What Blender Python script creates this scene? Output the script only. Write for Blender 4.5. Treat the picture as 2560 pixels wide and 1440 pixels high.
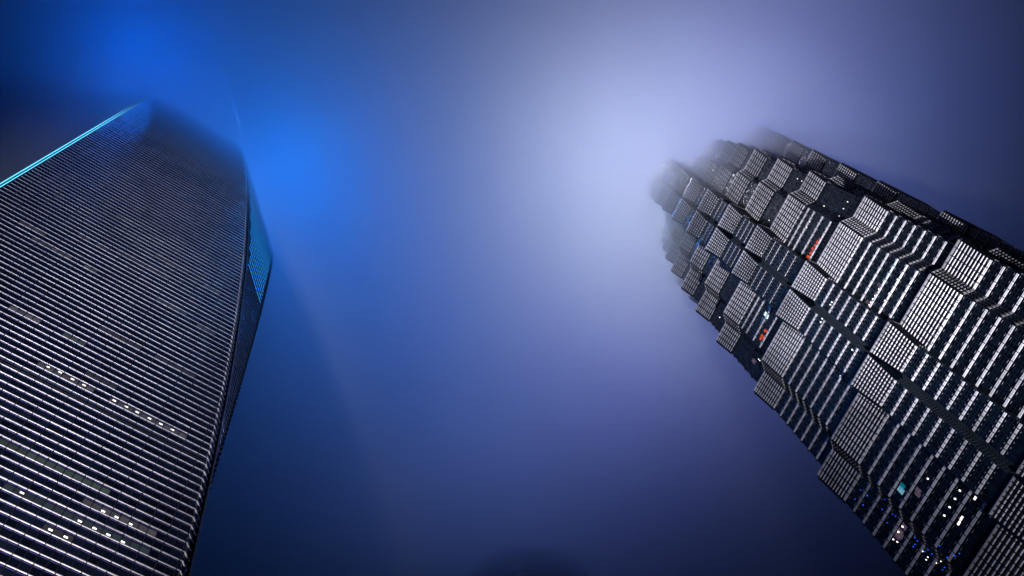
import bpy, math, random
import numpy as np
random.seed(7)
rng = random.Random(11)
sc = bpy.context.scene
for o in list(bpy.data.objects):
    bpy.data.objects.remove(o)

# ------------------------------------------------------------------ camera
# calibrated from the vanishing points of the two towers (full frame 2560x1440)
FPX, CX, CY = 2626.0, 1280.0, 720.0
ZX, ZY = 973.7, -118.0
EYE = 1.6
_u = np.array([ZX - CX, ZY - CY, FPX]); _u /= np.linalg.norm(_u)
_e1 = np.cross(_u, [0, 0, 1.0]); _e1 /= np.linalg.norm(_e1)
_e2 = np.cross(_u, _e1)
from mathutils import Matrix, Vector
cam_d = bpy.data.cameras.new('camera')
cam = bpy.data.objects.new('camera', cam_d); sc.collection.objects.link(cam)
R = np.array([_e1, _e2, _u])               # world <- (right, down, forward)
M = Matrix.Identity(4)
for i in range(3):
    M[i][0] = R[i][0]; M[i][1] = -R[i][1]; M[i][2] = -R[i][2]
M[0][3] = M[1][3] = 0.0; M[2][3] = EYE
cam.matrix_world = M
cam_d.sensor_width = 36.0
cam_d.lens = FPX / 2560.0 * 36.0
cam_d.clip_start = 0.1; cam_d.clip_end = 20000
sc.camera = cam

# ------------------------------------------------------------------ sky
w = bpy.data.worlds.new('World'); sc.world = w
w.use_nodes = True
bg = w.node_tree.nodes['Background']
bg.inputs['Color'].default_value = (0.08, 0.17, 1.0, 1)
bg.inputs['Strength'].default_value = 0.15

vs = sc.view_settings
vs.view_transform = 'Standard'; vs.look = 'None'; vs.exposure = 0.0; vs.gamma = 1.0
vs.use_curve_mapping = False
sc.cycles.use_denoising = True
sc.cycles.max_bounces = 5
sc.cycles.diffuse_bounces = 1
sc.cycles.glossy_bounces = 2
sc.cycles.transparent_max_bounces = 12
sc.cycles.volume_bounces = 0
sc.cycles.sample_clamp_indirect = 2.0

# ------------------------------------------------------------------ frames of the two towers
SJ, AJ = 0.85, math.radians(-45.0)       # stepped tower: metres per unit, azimuth
SS, AS = 0.79, math.radians(52.06)       # blade tower

def dirs(az):
    return (np.array([math.cos(az), math.sin(az)]), np.array([math.sin(az), -math.cos(az)]))

def place(az, a, n, s):
    A, D = dirs(az)
    p = (A * a + D * n) * s
    return float(p[0]), float(p[1])

def ray_xy(px, py, h):
    """ground-plan position where the line of sight through a photo pixel reaches height h"""
    r = np.array([px - CX, py - CY, FPX])
    v = R @ r
    return v[0] / v[2] * h, v[1] / v[2] * h

# ------------------------------------------------------------------ lamps (facade floodlights and added fog lamps)
def spot(name, loc, target, power, size_deg, color, radius=2.0, blend=1.0):
    l = bpy.data.lights.new(name, 'SPOT')
    l.energy = power; l.color = color; l.spot_size = math.radians(size_deg)
    l.spot_blend = blend; l.shadow_soft_size = radius
    o = bpy.data.objects.new(name, l); sc.collection.objects.link(o)
    o.location = loc
    d = Vector(target) - Vector(loc)
    o.rotation_euler = d.to_track_quat('-Z', 'Y').to_euler()
    return o

def point(name, loc, power, color, radius=4.0):
    l = bpy.data.lights.new(name, 'POINT')
    l.energy = power; l.color = color; l.shadow_soft_size = radius
    o = bpy.data.objects.new(name, l); sc.collection.objects.link(o)
    o.location = loc
    return o

# facade floodlights at street level, aimed at the walls
def flood(az, S_, a, n, ta, tn, th, power, size, color, blend=0.6):
    x, y = place(az, a, n, S_); X, Y = place(az, ta, tn, S_)
    return spot('floodlight', (x, y, 2.0), (X, Y, th), power, size, color, 1.5, blend)
for ta, th, pw in ((14, 105, 2.0e5), (48, 105, 0.8e5), (14, 155, 3.8e5), (46, 155, 1.6e5), (14, 210, 9.5e5), (42, 210, 4.0e5),
                   (16, 265, 12.0e5), (42, 265, 9.0e5)):
    flood(AJ, SJ, 12, 62, ta, 131, th, pw * 0.75, 19 if th > 150 else 26, (0.95, 0.94, 1.0), 1.0)
for ta, th, pw, sz in ((38, 75, 5.0e5, 30), (38, 125, 9.5e5, 26), (38, 190, 3.0e5, 20), (34, 250, 0.6e5, 16)):
    flood(AS, SS, 46, 44, ta, 100, th, pw * 1.5, sz, (1.0, 0.93, 0.98) if th < 150 else (0.72, 0.84, 1.0), 1.0)
for ta, th, pw, sz in ((2, 75, 3.6e5, 28), (4, 120, 6.5e5, 20), (14, 120, 3.5e5, 22), (8, 170, 3.0e5, 16), (14, 200, 1.0e5, 14)):
    flood(AS, SS, 18, 60, ta, 100, th, pw * 1.5, sz, (1.0, 0.93, 0.98) if th < 150 else (0.72, 0.84, 1.0), 1.0)
# unseen lamps added above the fog deck, placed and coloured to give its glow
def above(px, py, z_under, z, power, color):
    x, y = ray_xy(px, py, z_under)
    return point('added_fog_lamp', (x, y, z), power, color, 10.0)
above(1600, 420, 300, 382, 2.2e6, (0.880, 0.880, 1.000))
above(1790, 230, 300, 384, 0.85e6, (0.765, 0.729, 1.000))
above(1970, 250, 300, 394, 2.3e6, (0.457, 0.435, 1.000))
above(1660, 690, 300, 388, 1.2e6, (1.000, 1.000, 0.833))
above(1250, 500, 310, 470, 4.2e6, (0.000, 0.214, 1.000))
above(325, 135, 330, 368, 1.05e6, (0.000, 0.145, 1.000))
above(715, 440, 330, 370, 1.3e6, (0.000, 0.215, 1.000))
above(820, 330, 330, 410, 1.6e6, (0.000, 0.262, 1.000))
above(1700, 950, 300, 400, 1.9e6, (0.184, 0.189, 1.000))
above(1100, 900, 300, 410, 1.2e6, (0.000, 0.208, 1.000))
above(2250, 350, 300, 400, 1.3e6, (0.077, 0.231, 1.000))
above(820, 700, 310, 390, 0.6e6, (0.000, 0.200, 1.000))
above(1250, 1250, 300, 400, 0.7e6, (0.314, 0.400, 1.000))

# ------------------------------------------------------------------ materials
def nt(m):
    m.use_nodes = True
    return m.node_tree.nodes, m.node_tree.links

def mat(name, col, rough=0.5, metal=0.0, spec=0.5, emit=None, es=0.0, vary=0.0, vscale=0.5):
    m = bpy.data.materials.new(name)
    N, L = nt(m)
    b = N['Principled BSDF']
    b.inputs['Base Color'].default_value = (*col, 1)
    b.inputs['Roughness'].default_value = rough
    b.inputs['Metallic'].default_value = metal
    b.inputs['Specular IOR Level'].default_value = spec
    if emit:
        b.inputs['Emission Color'].default_value = (*emit, 1)
        b.inputs['Emission Strength'].default_value = es
    if vary > 0:
        tc = N.new('ShaderNodeTexCoord'); nz = N.new('ShaderNodeTexNoise')
        nz.inputs['Scale'].default_value = vscale; nz.inputs['Detail'].default_value = 3
        L.new(tc.outputs['Object'], nz.inputs['Vector'])
        mr = N.new('ShaderNodeMapRange')
        mr.inputs['From Min'].default_value = 0.3; mr.inputs['From Max'].default_value = 0.7
        mr.inputs['To Min'].default_value = 1 - vary; mr.inputs['To Max'].default_value = 1 + vary * 0.4
        L.new(nz.outputs['Fac'], mr.inputs['Value'])
        mx = N.new('ShaderNodeMix'); mx.data_type = 'RGBA'; mx.blend_type = 'MULTIPLY'
        mx.inputs[0].default_value = 1.0
        mx.inputs[6].default_value = (*col, 1)
        L.new(mr.outputs['Result'], mx.inputs[7])
        L.new(mx.outputs[2], b.inputs['Base Color'])
    return m

def glass_mat(name, col, sx, sz, rough=0.12, spec=0.35, amp=0.5):
    """dark curtain-wall glass, every pane slightly different in tint and reflectivity"""
    m = bpy.data.materials.new(name)
    N, L = nt(m)
    b = N['Principled BSDF']
    b.inputs['Specular IOR Level'].default_value = spec
    tc = N.new('ShaderNodeTexCoord'); mp = N.new('ShaderNodeVectorMath'); mp.operation = 'MULTIPLY'
    mp.inputs[1].default_value = (1 / sx, 1 / sx, 1 / sz)
    L.new(tc.outputs['Object'], mp.inputs[0])
    fl = N.new('ShaderNodeVectorMath'); fl.operation = 'FLOOR'; L.new(mp.outputs[0], fl.inputs[0])
    wn = N.new('ShaderNodeTexWhiteNoise'); wn.noise_dimensions = '3D'; L.new(fl.outputs[0], wn.inputs['Vector'])
    mr = N.new('ShaderNodeMapRange'); mr.inputs['To Min'].default_value = 1 - amp; mr.inputs['To Max'].default_value = 1 + amp
    L.new(wn.outputs['Value'], mr.inputs['Value'])
    mx = N.new('ShaderNodeMix'); mx.data_type = 'RGBA'; mx.blend_type = 'MULTIPLY'; mx.inputs[0].default_value = 1
    mx.inputs[6].default_value = (*col, 1); L.new(mr.outputs['Result'], mx.inputs[7])
    L.new(mx.outputs[2], b.inputs['Base Color'])
    r2 = N.new('ShaderNodeMapRange'); r2.inputs['To Min'].default_value = rough * 0.6; r2.inputs['To Max'].default_value = rough * 1.6
    L.new(wn.outputs['Value'], r2.inputs['Value']); L.new(r2.outputs['Result'], b.inputs['Roughness'])
    return m

M_JGLASS = glass_mat('tinted_glass', (0.006, 0.012, 0.022), 0.9, 1.9, 0.2, 0.05)
M_JBAR = mat('stainless_tube', (0.72, 0.71, 0.78), 0.42, 0.35, 0.5, vary=0.45, vscale=0.12)
M_JFRAME = mat('aluminium_frame', (0.022, 0.032, 0.046), 0.45, 0.4, 0.5)
M_JSILL = mat('brushed_sill', (0.20, 0.21, 0.26), 0.5, 0.3, 0.4)
M_JDARK = mat('dark_joint', (0.006, 0.007, 0.010), 0.6, 0.0, 0.2)
M_JGROOVE = mat('slate_cladding', (0.030, 0.045, 0.065), 0.6, 0.1, 0.3, vary=0.3, vscale=0.6)
M_SGLASS = glass_mat('blue_black_glass', (0.004, 0.006, 0.014), 1.29, 2.15, 0.2, 0.06)
M_SBAR = mat('polished_steel', (0.86, 0.83, 0.86), 0.4, 0.3, 0.6, vary=0.3, vscale=0.12)
M_SDIM = mat('violet_soffit', (0.02, 0.02, 0.11), 0.5, 0.1, 0.4)
M_SEDGE = mat('dark_steel', (0.012, 0.016, 0.022), 0.5, 0.3, 0.3)
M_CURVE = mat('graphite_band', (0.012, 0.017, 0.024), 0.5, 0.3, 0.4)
M_LED = mat('cyan_light_line', (0, 0, 0), 1, 0, 0, emit=(0.12, 0.65, 1.0), es=1.8)
M_LEDP = mat('blue_light_dash', (0, 0, 0), 1, 0, 0, emit=(0.02, 0.30, 0.95), es=1.15)

# ------------------------------------------------------------------ mesh helper
class MB:
    def __init__(self):
        self.v = []; self.f = []; self.mi = {}
    def quad_prism(self, A, B):
        """A, B: rings of k points, joined by side faces and capped"""
        k = len(A); o = len(self.v)
        self.v += [tuple(p) for p in A] + [tuple(p) for p in B]
        for i in range(k):
            j = (i + 1) % k
            self.f.append((o + i, o + j, o + k + j, o + k + i))
        self.f.append(tuple(o + k - 1 - i for i in range(k)))
        self.f.append(tuple(o + k + i for i in range(k)))
    def box(self, x0, x1, y0, y1, z0, z1):
        self.quad_prism([(x0, y0, z0), (x1, y0, z0), (x1, y1, z0), (x0, y1, z0)],
                        [(x0, y0, z1), (x1, y0, z1), (x1, y1, z1), (x0, y1, z1)])
    def bar(self, p, q, nrm, w, h, z, back=0.0):
        """flat bar from p to q (2D), centred on height z, sticking out by w along nrm"""
        px, py = p; qx, qy = q; nx, ny = nrm
        A = [(px - nx * back, py - ny * back, z - h / 2), (px + nx * w, py + ny * w, z - h / 2),
             (px + nx * w, py + ny * w, z + h / 2), (px - nx * back, py - ny * back, z + h / 2)]
        B = [(qx - nx * back, qy - ny * back, z - h / 2), (qx + nx * w, qy + ny * w, z - h / 2),
             (qx + nx * w, qy + ny * w, z + h / 2), (qx - nx * back, qy - ny * back, z + h / 2)]
        self.quad_prism(A, B)
    def tube(self, p, q, nrm, off, r, z, k=6):
        A = []; B = []
        for i in range(k):
            t = 2 * math.pi * (i + 0.5) / k
            o = off + r * math.cos(t); dz = r * math.sin(t)
            A.append((p[0] + nrm[0] * o, p[1] + nrm[1] * o, z + dz))
            B.append((q[0] + nrm[0] * o, q[1] + nrm[1] * o, z + dz))
        self.quad_prism(A, B)
    def post(self, p0, p1, z0, z1, tan, nrm, w, d, back=0.0):
        """upright from p0 at z0 to p1 at z1 (2D points), width w along tan, depth d along nrm"""
        def ring(p, z):
            tx_, ty_ = tan; nx, ny = nrm
            return [(p[0] - tx_ * w / 2 - nx * back, p[1] - ty_ * w / 2 - ny * back, z),
                    (p[0] + tx_ * w / 2 - nx * back, p[1] + ty_ * w / 2 - ny * back, z),
                    (p[0] + tx_ * w / 2 + nx * d, p[1] + ty_ * w / 2 + ny * d, z),
                    (p[0] - tx_ * w / 2 + nx * d, p[1] - ty_ * w / 2 + ny * d, z)]
        self.quad_prism(ring(p0, z0), ring(p1, z1))
    def join(self, other, idx):
        o = len(self.v); n0 = len(self.f)
        self.v += other.v; self.f += [tuple(i + o for i in f) for f in other.f]
        for j in range(n0, len(self.f)): self.mi[j] = idx
    def build(self, name, m, parent=None, m2=None):
        me = bpy.data.meshes.new(name)
        me.from_pydata(self.v, [], self.f); me.update()
        for j, ix in self.mi.items(): me.polygons[j].material_index = ix
        import bmesh
        bm = bmesh.new(); bm.from_mesh(me)
        bmesh.ops.recalc_face_normals(bm, faces=bm.faces)
        bm.to_mesh(me); bm.free()
        me.materials.append(m)
        if m2: me.materials.append(m2)
        o = bpy.data.objects.new(name, me); sc.collection.objects.link(o)
        if parent: o.parent = parent
        return o

def empty(name, loc, rz, label, cat):
    o = bpy.data.objects.new(name, None); sc.collection.objects.link(o)
    o.location = loc; o.rotation_euler = (0, 0, rz)
    o['label'] = label; o['category'] = cat
    return o

def rot4(pt, k):
    x, y = pt
    for _ in range(k): x, y = -y, x
    return (x, y)

# ================================================================== STEPPED TOWER
# all numbers below in units of the calibration (x SJ = metres), local frame: x along the seen face, +y towards the viewer
TOPS = [83.0, 150.3, 207.7, 255.8, 294.2, 321.8, 345.5, 364.6, 380.0, 391.0, 400.0, 408.0]
D2 = [32.9, 32.6, 32.4, 32.2, 31.2, 29.6, 28.5, 27.7, 26.9, 26.0, 25.0, 24.0]
L2 = [22.0, 21.8, 21.5, 21.0, 20.3, 18.7, 17.6, 16.6, 15.5, 14.4, 13.3, 12.3]
D3 = [31.8, 31.2, 30.7, 29.8, 29.0, 28.0, 27.0, 26.0, 24.8, 23.6, 22.5, 21.5]
D1, L1, FL = 35.2, 8.2, 0.75
CRH = [12.2, 12.2, 12.2, 12.3, 10.8, 11.1, 10.5, 9.5, 8.5, 7.5, 6.0, 6.0]
STR = {2: [195.3 - 4.8 * i for i in range(9)], 3: [243.4 - 4.85 * i for i in range(7)],
       4: [283.5, 280.0, 276.0, 270.0, 264.3], 5: [310.7, 306.9, 303.1, 299.3]}

def profile(i, e):
    """half side from the middle outwards, e = -FL for the shaft, 0 for the crown lip"""
    d1, l1, d2, l2, d3 = D1 + e, L1 + e, D2[i] + e, L2[i] + e * 0.6, D3[i] + e
    g = 0.3 - 0.93 * e
    return [(0.0, d1 - 1.1), (g, d1), (l1, d1), (l1, d2), (l2, d2), (l2 + (d2 - d3), d3), (d3, d3)]

def side_segments(i, e):
    """list of (p, q, kind) across a whole side, left corner to right corner, front facing +y"""
    h = profile(i, e)
    kinds = ['groove', 'bay1', 'ret', 'bay2', 'cham', 'bay3']
    out = []
    for k in range(5, -1, -1):
        (x0, y0), (x1, y1) = h[k + 1], h[k]
        out.append(((-x0, y0), (-x1, y1), kinds[k]))
    for k in range(6):
        out.append((h[k], h[k + 1], kinds[k]))
    return out

PITCH = {'groove': 9, 'bay1': 1.05, 'ret': 1.3, 'bay2': 1.9, 'cham': 0.9, 'bay3': 1.9}
LPITCH = {'groove': 9, 'bay1': 0.86, 'ret': 0.8, 'bay2': 1.5, 'cham': 0.95, 'bay3': 1.7}

def S(pt): return (pt[0] * SJ, pt[1] * SJ)
def lerp(a, b, t): return (a[0] + (b[0] - a[0]) * t, a[1] + (b[1] - a[1]) * t)
def frame2(p, q):
    dx, dy = q[0] - p[0], q[1] - p[1]; L = math.hypot(dx, dy)
    t = (dx / L, dy / L)
    return t, (-t[1], t[0]), L          # walking left to right (x decreasing normal) -> outward set by caller

jmx, jmy = place(AJ, 31.2, 165.2, SJ)
JM = empty('stepped_skyscraper', (jmx, jmy, 0), AJ,
           'dark skyscraper of stepped tiers with bright steel lattice crowns, its top in white fog',
           'skyscraper')
tiers = []
for i, top in enumerate(TOPS):
    zb = 0.0 if i == 0 else TOPS[i - 1] - CRH[i - 1] + 1.5
    zc = top - CRH[i]
    Z = lambda h: (h + EYE / SJ) * SJ
    # ---- shaft and flared crown wall, closed
    wall = MB()
    rings = []
    for (hh, e) in ((zb, -FL), (zc, -FL), (top, 0.0)):
        ring = []
        for k in range(4):
            segs = side_segments(i, e)
            for (p, q, kd) in segs:
                ring.append(rot4(p, (4 - k) % 4))
        z = 0.0 if (i == 0 and hh == zb) else Z(hh)
        rings.append([(x * SJ, y * SJ, z) for x, y in ring])
    n = len(rings[0])
    wall.v = [p for r in rings for p in r]
    for r in range(2):
        for a in range(n):
            b = (a + 1) % n
            wall.f.append((r * n + a, r * n + b, (r + 1) * n + b, (r + 1) * n + a))
    wall.f.append(tuple(range(n))); wall.f.append(tuple(2 * n + a for a in range(n)))
    tier = wall.build('tier', M_JGLASS, JM); tiers.append(tier)
    if i == 0: continue
    tube_r = 0.13
    rows = 10 if i < 4 else 8 if i < 6 else 6
    floors = STR.get(i)
    if floors is None:
        fh = 4.8 if i < 4 else 3.84
        floors = []
        h = zc - 0.3
        lowest = TOPS[i - 1] + (4.5 if i < 4 else 3.0)
        while h > lowest:
            floors.append(h); h -= fh
    nsides = 4 if i >= 1 else 1
    for k in range(nsides):
        if k == 2: continue                      # the far side is built as wall only
        lat = MB(); jn = MB(); bj = MB(); bands = MB(); fr = MB(); gro = MB(); fr2 = MB()
        kk = (4 - k) % 4
        sb = side_segments(i, -FL); st = side_segments(i, 0.0)
        for (pb, qb, kd), (pt_, qt, _) in zip(sb, st):
            pb, qb, pt_, qt = [S(rot4(x, kk)) for x in (pb, qb, pt_, qt)]
            t, _, L = frame2(pb, qb)
            nrm = (-t[1], t[0])
            nn = (nrm[0], nrm[1])
            if kd == 'groove':
                # plain cladding with shallow horizontal joints
                z0, z1 = Z(zb + 3), Z(zc)
                gro.quad_prism([(pb[0], pb[1], z0), (qb[0], qb[1], z0), (qb[0] + nn[0] * .05, qb[1] + nn[1] * .05, z0), (pb[0] + nn[0] * .05, pb[1] + nn[1] * .05, z0)],
                               [(pb[0], pb[1], z1), (qb[0], qb[1], z1), (qb[0] + nn[0] * .05, qb[1] + nn[1] * .05, z1), (pb[0] + nn[0] * .05, pb[1] + nn[1] * .05, z1)])
                z = z0 + 0.4
                while z < z1:
                    gro.bar(pb, qb, nn, 0.14, 0.12, z); z += 0.95
                continue
            # crown lattice rows
            for r in range(rows + 1):
                f = r / rows
                a_, b_ = lerp(pb, pt_, f), lerp(qb, qt, f)
                z = Z(zc + (top - zc) * f)
                if r == rows:
                    lat.bar(a_, b_, nn, 0.42, 0.2, z, 0.1)
                else:
                    lat.tube(a_, b_, nn, 0.22, tube_r, z)
                    lat.bar(a_, b_, nn, 0.12, 0.05, z + 0.47 * (top - zc) / rows * SJ)
            m = max(1, int(round(L / (LPITCH[kd] * SJ))))
            for j in range(m + 1):
                fj = j / m
                a_, b_ = lerp(pb, qb, fj), lerp(pt_, qt, fj)
                jn.post(a_, b_, Z(zc - 0.4), Z(top - 0.3), t, nn, 0.17 if i < 4 else 0.24, 0.43)
            # floors
            m = max(1, int(round(L / (PITCH[kd] * SJ))))
            for h in floors:
                z = Z(h)
                if kd in ('ret',):
                    lat_z = z
                    fr.bar(pb, qb, nn, 0.06, 0.3, lat_z); continue
                pass
                if (i >= 5 and kd != 'bay1') or (i == 4 and kd in ('bay3', 'cham')):
                    fr.bar(pb, qb, nn, 0.06, 0.10, z); continue
                if i >= 4 and kd == 'bay1':
                    bands.tube(pb, qb, nn, 0.12, 0.085, z)
                else:
                    for dz in (-1, 0, 1):
                        bands.tube(pb, qb, nn, 0.16, 0.10, z + dz * 0.23)
                for j in range(m):
                    a_, b_ = lerp(pb, qb, (j + 0.08) / m), lerp(pb, qb, (j + 0.92) / m)
                    c_, d_ = lerp(pb, qb, (j + 0.10) / m), lerp(pb, qb, (j + 0.40) / m)
                    fr2.tube(c_, d_, nn, 0.10, 0.06, z + 1.05 * SJ)
                    fr2.tube(c_, d_, nn, 0.10, 0.06, z - 1.0 * SJ)
                    # transoms
                    fr.bar(a_, b_, nn, 0.04, 0.07, z + 2.2 * SJ)
                    fr.bar(a_, b_, nn, 0.05, 0.08, z + 3.3 * SJ)
            zlo = Z(min(floors) - 3.0) if floors else Z(zc)
            for j in range(m + 1):
                a_ = lerp(pb, qb, j / m)
                fr.post(a_, a_, zlo, Z(zc), t, nn, 0.07, 0.10)
                for h in floors:
                    bj.post(a_, a_, Z(h) - 0.38, Z(h) + 0.38, t, nn, 0.13, 0.32)
                if j < m and PITCH[kd] > 1.5:
                    a_ = lerp(pb, qb, (j + 0.5) / m)
                    fr.post(a_, a_, zlo, Z(zc), t, nn, 0.05, 0.07)
        lat.join(jn, 1)
        lat.build('crown_lattice', M_JBAR, tier, M_JDARK)
        if bands.v:
            bands.join(bj, 1)
            bands.build('floor_banding', M_JBAR, tier, M_JDARK)
        if fr.v:
            fr.join(fr2, 1)
            fr.build('window_framing', M_JFRAME, tier, M_JSILL)
        gro.build('groove_cladding', M_JGROOVE, tier)

# spire above the last tier (inside the fog)
sp = MB()
b0 = 14 * SJ; z0 = (408 + EYE / SJ) * SJ
sp.quad_prism([(-b0, -b0, z0), (b0, -b0, z0), (b0, b0, z0), (-b0, b0, z0)],
              [(-3, -3, z0 + 22), (3, -3, z0 + 22), (3, 3, z0 + 22), (-3, 3, z0 + 22)])
sp.quad_prism([(-1.2, -1.2, z0 + 22), (1.2, -1.2, z0 + 22), (1.2, 1.2, z0 + 22), (-1.2, 1.2, z0 + 22)],
              [(-.3, -.3, z0 + 55), (.3, -.3, z0 + 55), (.3, .3, z0 + 55), (-.3, .3, z0 + 55)])
sp.build('spire', M_JBAR, JM)

# ================================================================== BLADE TOWER
HALF = 36.9                              # half side of the square plan, units
AC, NC = 15.7, 136.9
swx, swy = place(AS, AC, NC, SS)
SW = empty('blade_skyscraper', (swx, swy, 0), AS,
           'dark tapering skyscraper ruled with thin white floor lines, edged with cyan light lines',
           'skyscraper')
def edge_a(h):
    """a coordinate of the line where the flat face meets the curved cut"""
    if h < 150: return max(-20.95 - 0.0, -21.2)
    x = h / 100.0
    return 0.22141857 * x ** 3 + 0.36903395 * x ** 2 + 2.24937884 * x - 25.820847 + 0.05
TOPH = 600.0
CH = 1.9                                 # chamfer with the two light lines
PF = 2.72
def Zs(h): return h * SS + EYE
def loc(a, n):                            # local coordinates, metres
    return ((a - AC) * SS, -(n - NC) * SS)
aL = 51.95
def plan(h):
    """counter-clockwise seen from above in local (x, y); y+ = towards viewer"""
    c = edge_a(h)
    cut = c + 21.2                        # leg length of the cut corner
    N0, N1 = 100.0, 100.0 + 2 * HALF
    A0, A1 = -21.2, 51.95 + CH
    pts = [(A1 - CH, N0), (c, N0), (A0, N0 + cut),            # front face then curved face
           (A0, N1 - CH), (A0 + CH, N1), (A1 - cut, N1), (A1, N1 - cut), (A1, N0 + CH)]
    return [loc(*p_) for p_ in pts]
levels = [-EYE / SS] + [20 + 20 * i for i in range(29)] + [TOPH]
sh = MB()
n = 8
for h in levels:
    sh.v += [(x, y, max(0, Zs(h))) for x, y in plan(h)]
for r in range(len(levels) - 1):
    for a in range(n):
        b = (a + 1) % n
        sh.f.append((r * n + a, r * n + b, (r + 1) * n + b, (r + 1) * n + a))
sh.f.append(tuple(range(n))); sh.f.append(tuple((len(levels) - 1) * n + a for a in range(n)))
shaft = sh.build('glass_shaft', M_SGLASS, SW)

PANE = 3.265
bands = MB(); soff = MB(); mull = MB(); cband = MB()
h0 = 139.3
kmin, kmax = -22, int((TOPH - h0) / PF)
nf = (0, 1)                               # outward of the seen face (local +y)
for k in range(kmin, kmax):
    h = h0 + PF * k
    if h < 90: continue
    c = edge_a(h)
    z = Zs(h)
    # seen face: one steel strip per joint-to-joint panel
    j = math.ceil((c - 2.83) / PANE)
    xs = [c] + [2.83 + PANE * q for q in range(j, 40) if c + .3 < 2.83 + PANE * q < aL - .3] + [aL - 0.25]
    for q in range(len(xs) - 1):
        p_, q_ = loc(xs[q] + 0.05, 100), loc(xs[q + 1] - 0.05, 100)
        wob = rng.uniform(-.03, .03)
        hh = 0.24 if k % 2 == 0 else 0.17
        tp = max(0.0, min(1.0, (h - 150) / 250.0))
        bands.bar(p_, q_, nf, 0.07 - .035 * tp + wob * .3, hh * (.85 - .4 * tp), z)
        mid = (xs[q] + xs[q + 1]) / 2
        soff.bar(loc(xs[q] + .12, 100), loc(mid - .12, 100), nf, 0.05, 0.10, z - 0.50 * SS)
        soff.bar(loc(mid + .12, 100), loc(xs[q + 1] - .12, 100), nf, 0.05, 0.10, z - 0.50 * SS)
    # short return at the edge, then the dark curved face
    d45 = (-math.sqrt(.5), math.sqrt(.5)) # local outward of the curved face: -a and +y
    e0 = loc(c, 100); e1 = loc(c - 1.4, 101.4)
    bands.bar(e0, e1, d45, 0.16, 0.22, z)
    cut = c + 21.2
    if cut > 2.5:
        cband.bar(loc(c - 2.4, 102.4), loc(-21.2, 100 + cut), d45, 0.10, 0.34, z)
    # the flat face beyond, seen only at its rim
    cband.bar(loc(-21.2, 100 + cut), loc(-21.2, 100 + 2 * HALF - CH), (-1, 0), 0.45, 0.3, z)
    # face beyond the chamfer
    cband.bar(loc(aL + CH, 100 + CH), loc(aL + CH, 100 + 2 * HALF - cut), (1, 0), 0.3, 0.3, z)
    if 186 < h < 189:                     # plant floor: two extra close lines
        for dh in (0.9, 1.8):
            mull.bar(loc(c, 100), loc(aL - .3, 100), nf, 0.05, 0.08, Zs(h + dh))
# uprights of the seen face, stopping at the curved edge
hs = [h0 + PF * k for k in range(-18, kmax)]
for q in range(-40, 80):
    a = 2.83 + PANE / 2 * q
    if not (-21 < a < aL - .4): continue
    htop = TOPH
    for h in hs:
        if edge_a(h) > a - 0.2: htop = h; break
    x, y = loc(a, 100)
    major = (q % 2 == 0)
    mull.post((x, y), (x, y), Zs(90), Zs(htop), (1, 0), nf, 0.10 if major else 0.07, 0.12 if major else 0.06)
bands.join(soff, 1)
bands.build('floor_banding', M_SBAR, SW, M_SDIM)
mull.build('mullion_grid', M_SEDGE, SW)
cband.build('side_banding', M_CURVE, SW)
# dark reveal that runs up between the flat and the curved face
rv = MB()
prev = None
hh_ = 90
while hh_ < TOPH - 10:
    c = edge_a(hh_); c2 = edge_a(hh_ + 10)
    p0, p1 = loc(c - 2.0, 102.0), loc(c2 - 2.0, 102.0)
    t_ = (math.sqrt(.5), math.sqrt(.5))
    rv.post(p0, p1, Zs(hh_), Zs(hh_ + 10), t_, d45, 0.5, 0.35, 0.3)
    hh_ += 10
rv.build('edge_reveal', M_SEDGE, SW)
# two cyan light lines on the chamfered corner
for (a, nn_, nv) in ((aL + 0.15, 100 - 0.05, (0.35, 0.94)), (aL + CH, 100 + CH, (0.94, 0.35))):
    ln = MB()
    x, y = loc(a, nn_)
    h = 150.0
    while h < 560:
        ln.post((x, y), (x, y), Zs(h + 0.12), Zs(h + 1.24), (0.7, -0.7), nv, 0.20, 0.14)
        h += 1.36
    ln.build('light_line', M_LED, SW)
# blue dashes on the curved face
lp = MB()
k = 0
h = 323.4
rows_ = 0
while h < 520:
    c = edge_a(h); wid = (c + 21.2) * math.sqrt(2)
    t0 = 5.4
    tt = t0 + (0.6 * (rows_ % 3))
    tend = wid - 1.3
    while tt < tend - .2:
        t1_ = min(tt + 1.55, tend)
        r2 = math.sqrt(.5)
        lp.bar(loc(c - tt * r2, 100 + tt * r2), loc(c - t1_ * r2, 100 + t1_ * r2), d45, 0.12, 0.30, Zs(h), -0.05)
        tt += 1.83
    h += PF * 2; rows_ += 1
lp.build('light_dash_panel', M_LEDP, SW)

# ================================================================== LIT WINDOWS, CEILING LAMPS, GLOWING BLUE REFLECTIONS
def emit(name, col, s): return mat(name, (0.01, 0.01, 0.012), 0.5, 0, 0.1, emit=col, es=s, vary=0.0)
WM = {'w': emit('dim_white_room', (1, 0.93, 1.0), 1.0), 'g': emit('dim_green_room', (0.75, 1.0, 0.85), 1.0),
      'b': emit('dim_blue_room', (0.6, 0.8, 1.0), 1.0)}
LAMPM = emit('lamp_white', (1.0, 0.97, 0.9), 2.2)
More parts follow.
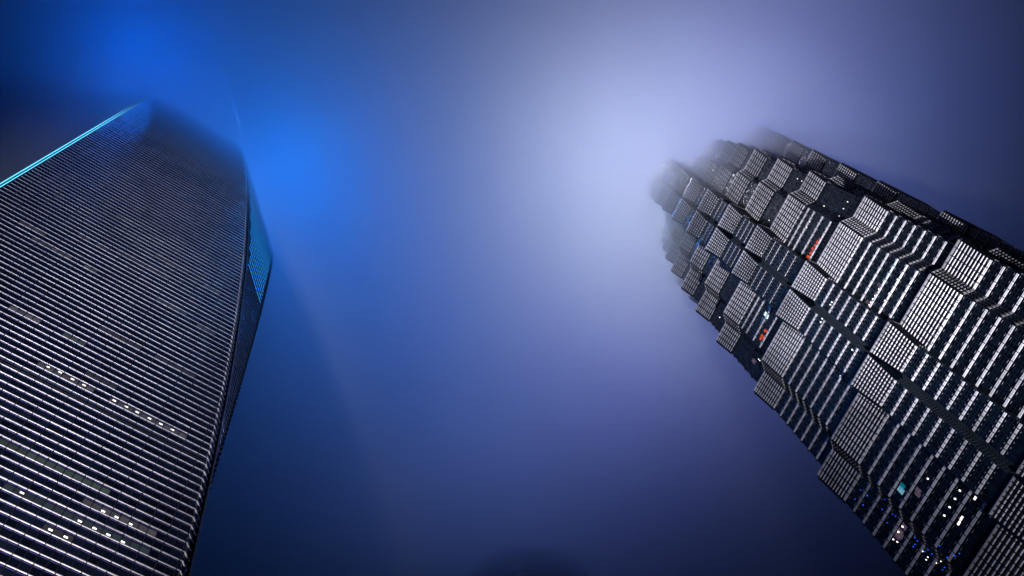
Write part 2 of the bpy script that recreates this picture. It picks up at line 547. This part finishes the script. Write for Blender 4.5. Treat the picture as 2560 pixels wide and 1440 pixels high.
# (row above the reference band, first pane, last pane, colour, strength)
RUNS = [(20, 2, 8, 'w', 0.5), (20, -10, -1, 'w', 0.5), (9, 0, 7, 'g', 0.45), (9, -5, -1, 'g', 0.5), (26, 6, 8, 'g', 0.5), (30, 0, 5, 'w', 0.25), (30, -8, -3, 'w', 0.18), (7, -11, -4, 'w', 0.45), (5, -11, -1, 'b', 0.35), (3, -4, -2, 'w', 0.25), (5, 0, 3, 'b', 0.25), (42, 20, 23, 'w', 0.3), (40, 15, 20, 'w', 0.35), (46, 15, 16, 'w', 0.3), (46, 12, 13, 'w', 0.3), (69, 18, 21, 'b', 0.25), (56, 12, 14, 'g', 0.25), (40, 11, 12, 'g', 0.4), (50, -6, -4, 'b', 0.5), (26, 12, 15, 'w', 0.6), (41, -3, 1, 'b', 0.35), (51, 0, 5, 'w', 0.12), (22, 0, 3, 'w', 0.18), (40, -8, -6, 'g', 0.4), (47, 2, 10, 'w', 0.1)]
# (pane position, row position) of lamps seen through the glass
BLOBS = [(-1.76, 3.22), (-3.28, 3.2), (-3.72, 5.17), (-5.25, 5.13), (-6.7, 5.13), (-8.24, 5.09), (-5.24, 7.11), (-6.68, 7.14), (-8.19, 7.11), (2.25, 5.31), (7.85, 20.45), (6.36, 20.53), (4.77, 20.44), (3.3, 20.41), (-0.55, 20.36), (-2.11, 20.35), (-3.52, 20.34), (-5.11, 20.32), (-6.59, 20.33), (-8.11, 20.33)]
HP = PANE / 2
wins = {}
def room_mat(kind, s, cache={}):
    s = round(s + rng.uniform(-.3, .3) * s, 2)
    key = (kind, round(s * 10))
    if key not in cache:
        c = {'w': (1, 0.93, 1.0), 'g': (0.7, 1.0, 0.82), 'b': (0.6, 0.82, 1.0)}[kind]
        cache[key] = emit('lit_room', c, 0.09 * s)
    return cache[key]
for (k, q0, q1, kind, s_) in RUNS:
    for q in range(q0, q1 + 1):
        if (k, q) in wins: continue
        b = MB(); a0, a1 = 2.83 + HP * q + .09, 2.83 + HP * (q + 1) - .09
        if a0 < edge_a(h0 + PF * k) + .5: continue
        h = h0 + PF * k
        b.bar(loc(a0, 100), loc(a1, 100), nf, 0.025, 1.5 * SS, Zs(h + 1.05))
        wins[(k, q)] = b.build('lit_window', room_mat(kind, s_), SW)
for (q, r) in BLOBS:
    k = int(r); qq = math.floor(q)
    par = wins.get((k, qq)) or wins.get((k, qq - 1)) or wins.get((k, qq + 1))
    if par is None: continue
    b = MB(); a = 2.83 + HP * q; h = h0 + PF * r + 0.3
    b.bar(loc(a - .33, 100), loc(a + .33, 100), nf, 0.07, 0.30, Zs(h))
    o = b.build('ceiling_lamp', LAMPM, par)
JCOL = {'t': ((0.0, 0.45, 0.7), 0.35), 'p': ((0.9, 0.6, 0.95), 0.10), 'g': ((0.7, 1, 0.85), 0.06), 'o': ((1.0, 0.10, 0.01), 0.75),
        'W': ((0.7, 0.93, 1.0), 1.6), 'u': ((0.05, 0.35, 0.8), 0.18), 'T': ((0.3, 0.75, 1.0), 0.5), 'L': ((1.0, 0.86, 0.86), 2.0),
        'B': ((0.01, 0.10, 1.0), 1.6), 'lamp': ((1.0, 0.97, 0.9), 2.6)}  # B: emission colour standing in for blue reflections in the glass
JM_M = {k: emit('lit_' + {'t': 'teal', 'p': 'mauve', 'g': 'green', 'o': 'orange', 'W': 'white', 'u': 'blue', 'T': 'aqua', 'L': 'tube', 'B': 'azure_reflection', 'lamp': 'bulb'}[k], *v) for k, v in JCOL.items()}
# (position along the face, height, kind, size) on the stepped tower
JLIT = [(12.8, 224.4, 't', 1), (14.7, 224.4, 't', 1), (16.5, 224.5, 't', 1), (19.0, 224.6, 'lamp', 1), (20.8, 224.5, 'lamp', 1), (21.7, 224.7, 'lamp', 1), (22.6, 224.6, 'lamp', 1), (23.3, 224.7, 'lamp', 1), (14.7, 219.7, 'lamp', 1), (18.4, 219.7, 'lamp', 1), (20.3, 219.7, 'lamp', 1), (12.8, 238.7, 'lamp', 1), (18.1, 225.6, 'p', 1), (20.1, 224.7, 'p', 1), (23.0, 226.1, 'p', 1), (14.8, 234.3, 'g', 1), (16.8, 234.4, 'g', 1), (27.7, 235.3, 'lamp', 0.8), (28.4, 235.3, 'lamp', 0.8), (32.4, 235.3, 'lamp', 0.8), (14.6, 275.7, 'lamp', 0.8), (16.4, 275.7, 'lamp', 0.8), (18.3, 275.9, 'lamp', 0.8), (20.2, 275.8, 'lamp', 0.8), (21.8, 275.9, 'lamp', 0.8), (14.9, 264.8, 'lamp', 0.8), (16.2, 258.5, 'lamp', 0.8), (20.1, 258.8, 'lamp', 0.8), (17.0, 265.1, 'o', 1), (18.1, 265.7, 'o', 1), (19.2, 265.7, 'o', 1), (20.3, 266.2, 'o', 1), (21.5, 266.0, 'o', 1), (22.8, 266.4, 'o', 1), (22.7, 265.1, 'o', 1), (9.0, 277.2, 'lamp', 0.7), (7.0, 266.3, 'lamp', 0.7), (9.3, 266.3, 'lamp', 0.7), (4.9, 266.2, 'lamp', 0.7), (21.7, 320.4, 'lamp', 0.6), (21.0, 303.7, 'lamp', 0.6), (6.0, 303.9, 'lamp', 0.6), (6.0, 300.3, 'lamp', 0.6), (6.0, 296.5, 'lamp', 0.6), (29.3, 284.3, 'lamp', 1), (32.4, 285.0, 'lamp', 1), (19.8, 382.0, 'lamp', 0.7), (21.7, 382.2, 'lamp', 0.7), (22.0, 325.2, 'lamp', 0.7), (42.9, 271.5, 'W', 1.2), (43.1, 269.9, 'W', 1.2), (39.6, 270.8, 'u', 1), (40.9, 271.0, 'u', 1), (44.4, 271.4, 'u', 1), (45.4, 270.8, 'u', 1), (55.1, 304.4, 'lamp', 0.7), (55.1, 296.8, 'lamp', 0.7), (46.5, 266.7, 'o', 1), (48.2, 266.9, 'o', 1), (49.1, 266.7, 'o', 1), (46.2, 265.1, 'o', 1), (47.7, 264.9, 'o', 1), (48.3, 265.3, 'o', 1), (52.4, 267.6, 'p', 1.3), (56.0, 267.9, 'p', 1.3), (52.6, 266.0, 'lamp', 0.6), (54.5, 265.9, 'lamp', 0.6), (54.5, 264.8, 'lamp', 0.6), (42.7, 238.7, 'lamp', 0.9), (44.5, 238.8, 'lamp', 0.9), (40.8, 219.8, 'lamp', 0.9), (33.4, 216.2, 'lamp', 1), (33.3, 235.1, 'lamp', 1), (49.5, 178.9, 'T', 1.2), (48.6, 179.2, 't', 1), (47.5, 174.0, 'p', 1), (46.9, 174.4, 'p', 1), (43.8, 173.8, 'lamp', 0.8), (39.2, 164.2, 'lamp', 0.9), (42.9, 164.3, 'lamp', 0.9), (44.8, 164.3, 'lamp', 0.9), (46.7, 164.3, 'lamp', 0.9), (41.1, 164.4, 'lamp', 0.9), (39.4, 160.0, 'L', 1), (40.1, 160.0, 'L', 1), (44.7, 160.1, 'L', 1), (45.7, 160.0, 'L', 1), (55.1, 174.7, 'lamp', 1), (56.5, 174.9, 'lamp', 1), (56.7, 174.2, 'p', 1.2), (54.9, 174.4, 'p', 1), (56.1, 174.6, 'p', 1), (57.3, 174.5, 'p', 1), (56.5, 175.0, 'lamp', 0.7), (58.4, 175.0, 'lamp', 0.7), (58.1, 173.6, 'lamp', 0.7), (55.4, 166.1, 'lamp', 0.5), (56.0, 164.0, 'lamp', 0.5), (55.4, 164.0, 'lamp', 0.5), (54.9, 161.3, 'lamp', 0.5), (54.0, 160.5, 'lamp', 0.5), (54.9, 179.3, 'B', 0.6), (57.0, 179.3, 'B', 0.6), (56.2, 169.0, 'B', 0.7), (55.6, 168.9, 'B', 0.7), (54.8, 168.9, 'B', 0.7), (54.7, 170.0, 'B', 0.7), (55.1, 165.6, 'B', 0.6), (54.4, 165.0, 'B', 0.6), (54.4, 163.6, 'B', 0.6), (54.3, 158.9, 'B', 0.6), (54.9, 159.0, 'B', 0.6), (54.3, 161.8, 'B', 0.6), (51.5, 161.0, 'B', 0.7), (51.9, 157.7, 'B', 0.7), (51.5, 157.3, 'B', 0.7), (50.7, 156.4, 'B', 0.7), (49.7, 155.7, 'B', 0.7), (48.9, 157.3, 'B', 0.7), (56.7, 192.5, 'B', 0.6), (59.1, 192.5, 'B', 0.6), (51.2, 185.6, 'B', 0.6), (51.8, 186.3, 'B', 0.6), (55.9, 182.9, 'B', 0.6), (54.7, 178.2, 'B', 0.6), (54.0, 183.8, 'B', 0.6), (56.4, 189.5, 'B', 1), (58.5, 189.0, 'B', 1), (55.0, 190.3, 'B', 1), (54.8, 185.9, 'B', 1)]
for (a, h, kind, sz) in JLIT:
    i = next(i for i, t_ in enumerate(TOPS) if h < t_ - 0.3)
    e = -FL
    x = a - 31.2; ax = abs(x)
    d1, l1, d2, l2, d3 = D1 + e, L1 + e, D2[i] + e, L2[i] + e * .6, D3[i] + e
    d = d1 if ax < l1 else d2 if ax < l2 else d3
    if ax > d3: x = math.copysign(d3 - .4, x)
    crown = h > TOPS[i] - CRH[i]
    if crown: d += FL * (h - (TOPS[i] - CRH[i])) / CRH[i]
    b = MB()
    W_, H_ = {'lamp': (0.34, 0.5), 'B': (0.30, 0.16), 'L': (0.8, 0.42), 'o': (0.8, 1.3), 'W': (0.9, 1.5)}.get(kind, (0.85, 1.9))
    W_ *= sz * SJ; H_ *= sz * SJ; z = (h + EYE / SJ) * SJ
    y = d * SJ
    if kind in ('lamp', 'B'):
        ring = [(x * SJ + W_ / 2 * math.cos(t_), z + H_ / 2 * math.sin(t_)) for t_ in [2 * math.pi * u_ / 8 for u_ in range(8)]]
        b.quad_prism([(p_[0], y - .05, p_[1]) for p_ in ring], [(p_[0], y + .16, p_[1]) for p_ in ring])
        nm = 'ceiling_lamp' if kind == 'lamp' else 'blue_reflection'  # kind B: reflected blue light specks made as small glowing discs
    else:
        b.box(x * SJ - W_ / 2, x * SJ + W_ / 2, y - .05, y + (.035 if kind != 'L' else .14), z - H_ / 2, z + H_ / 2)
        nm = 'lit_window' if kind != 'L' else 'tube_lamp'
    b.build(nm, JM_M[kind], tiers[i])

# ================================================================== THIRD TOWER, almost lost in the fog
tx3, ty3 = ray_xy(1290, 1405, 345.0)
nrm3 = math.hypot(tx3, ty3)
R3T = 36.0
tx3, ty3 = tx3 * (1 + R3T / nrm3), ty3 * (1 + R3T / nrm3)
T3 = empty('round_skyscraper', (tx3, ty3, 0), 0.6,
           'faint round-cornered glass skyscraper with curved floor rings, nearly swallowed by the fog', 'skyscraper')
def lobes(r, tw, k=72):
    out = []
    for i in range(k):
        t = 2 * math.pi * i / k
        rr = r * (1 + 0.05 * math.cos(3 * (t - tw)))
        out.append((rr * math.cos(t), rr * math.sin(t)))
    return out
shm = MB(); k3 = 72
lv = [0] + [20 * i for i in range(1, 30)]
for z in lv:
    r = R3T * (1.12 - 0.3 * z / 600)
    shm.v += [(x, y, z) for x, y in lobes(r, z / 600 * 2.0)]
for a in range(len(lv) - 1):
    for b in range(k3):
        c = (b + 1) % k3
        shm.f.append((a * k3 + b, a * k3 + c, (a + 1) * k3 + c, (a + 1) * k3 + b))
shm.f.append(tuple(range(k3))); shm.f.append(tuple((len(lv) - 1) * k3 + b for b in range(k3)))
shm.build('glass_shaft', M_JGLASS, T3)
rg = MB()
z = 260.0
while z < 420:
    r = R3T * (1.12 - 0.3 * z / 600)
    P = lobes(r + 0.1, z / 600 * 2.0); Q = lobes(r + 0.7, z / 600 * 2.0)
    o = len(rg.v)
    rg.v += [(x, y, z) for x, y in P] + [(x, y, z) for x, y in Q] + [(x, y, z + .7) for x, y in Q] + [(x, y, z + .7) for x, y in P]
    for b in range(k3):
        c = (b + 1) % k3
        for s_ in range(4):
            s2 = (s_ + 1) % 4
            rg.f.append((o + s_ * k3 + b, o + s_ * k3 + c, o + s2 * k3 + c, o + s2 * k3 + b))
    z += 4.5
rg.build('ring_banding', M_JFRAME, T3)

# ================================================================== GROUND
g = MB()
g.v = [(-4000, -4000, 0), (4000, -4000, 0), (4000, 4000, 0), (-4000, 4000, 0)]; g.f = [(0, 1, 2, 3)]
gr = g.build('ground', mat('asphalt', (0.05, 0.05, 0.052), 0.8, vary=0.3, vscale=0.2))
gr['kind'] = 'structure'

# ================================================================== FOG
ZJ, ZS, ZT = 293.0, 298.0, 303.0
def fog_plane():
    pts = []
    for (px, py, h, z0) in ((1770, 470, 300, ZJ), (520, 300, 345, ZS), (1262, 1440, 330, ZT)):
        x, y = ray_xy(px, py, h); pts.append((x, y, z0))
    A = np.array([[x, y, 1] for x, y, _ in pts]); b = np.array([z for *_, z in pts])
    return np.linalg.solve(A, b)
fa, fb, fc = fog_plane()
def fog_box(name, z_lo, z_hi, dens, ext, label):
    m = bpy.data.materials.new('fog'); N, L = nt(m)
    for nd in list(N):
        if nd.type == 'BSDF_PRINCIPLED': N.remove(nd)
    v = N.new('ShaderNodeVolumePrincipled')
    v.inputs['Color'].default_value = (0.78, 0.88, 1.0, 1)
    v.inputs['Density'].default_value = dens
    v.inputs['Anisotropy'].default_value = 0.0
    L.new(v.outputs[0], N['Material Output'].inputs['Volume'])
    b = MB()
    xs_ = [(-ext, -ext), (ext, -ext), (ext, ext), (-ext, ext)]
    b.quad_prism([(x, y, fa * x + fb * y + fc + z_lo) for x, y in xs_], [(x, y, fa * x + fb * y + fc + z_hi) for x, y in xs_])
    o = b.build(name, m)
    o['kind'] = 'stuff'; o['label'] = label; o['category'] = 'fog'
    return o
fog_box('haze', -10, 59, 0.014, 620, 'thin pale veil at the underside of the low fog')
fog_box('haze', 6, 58, 0.030, 615, 'denser fog swallowing the tops of the skyscrapers')
fog_box('haze', 24, 57, 0.044, 610, 'thickest upper layer of the low fog')
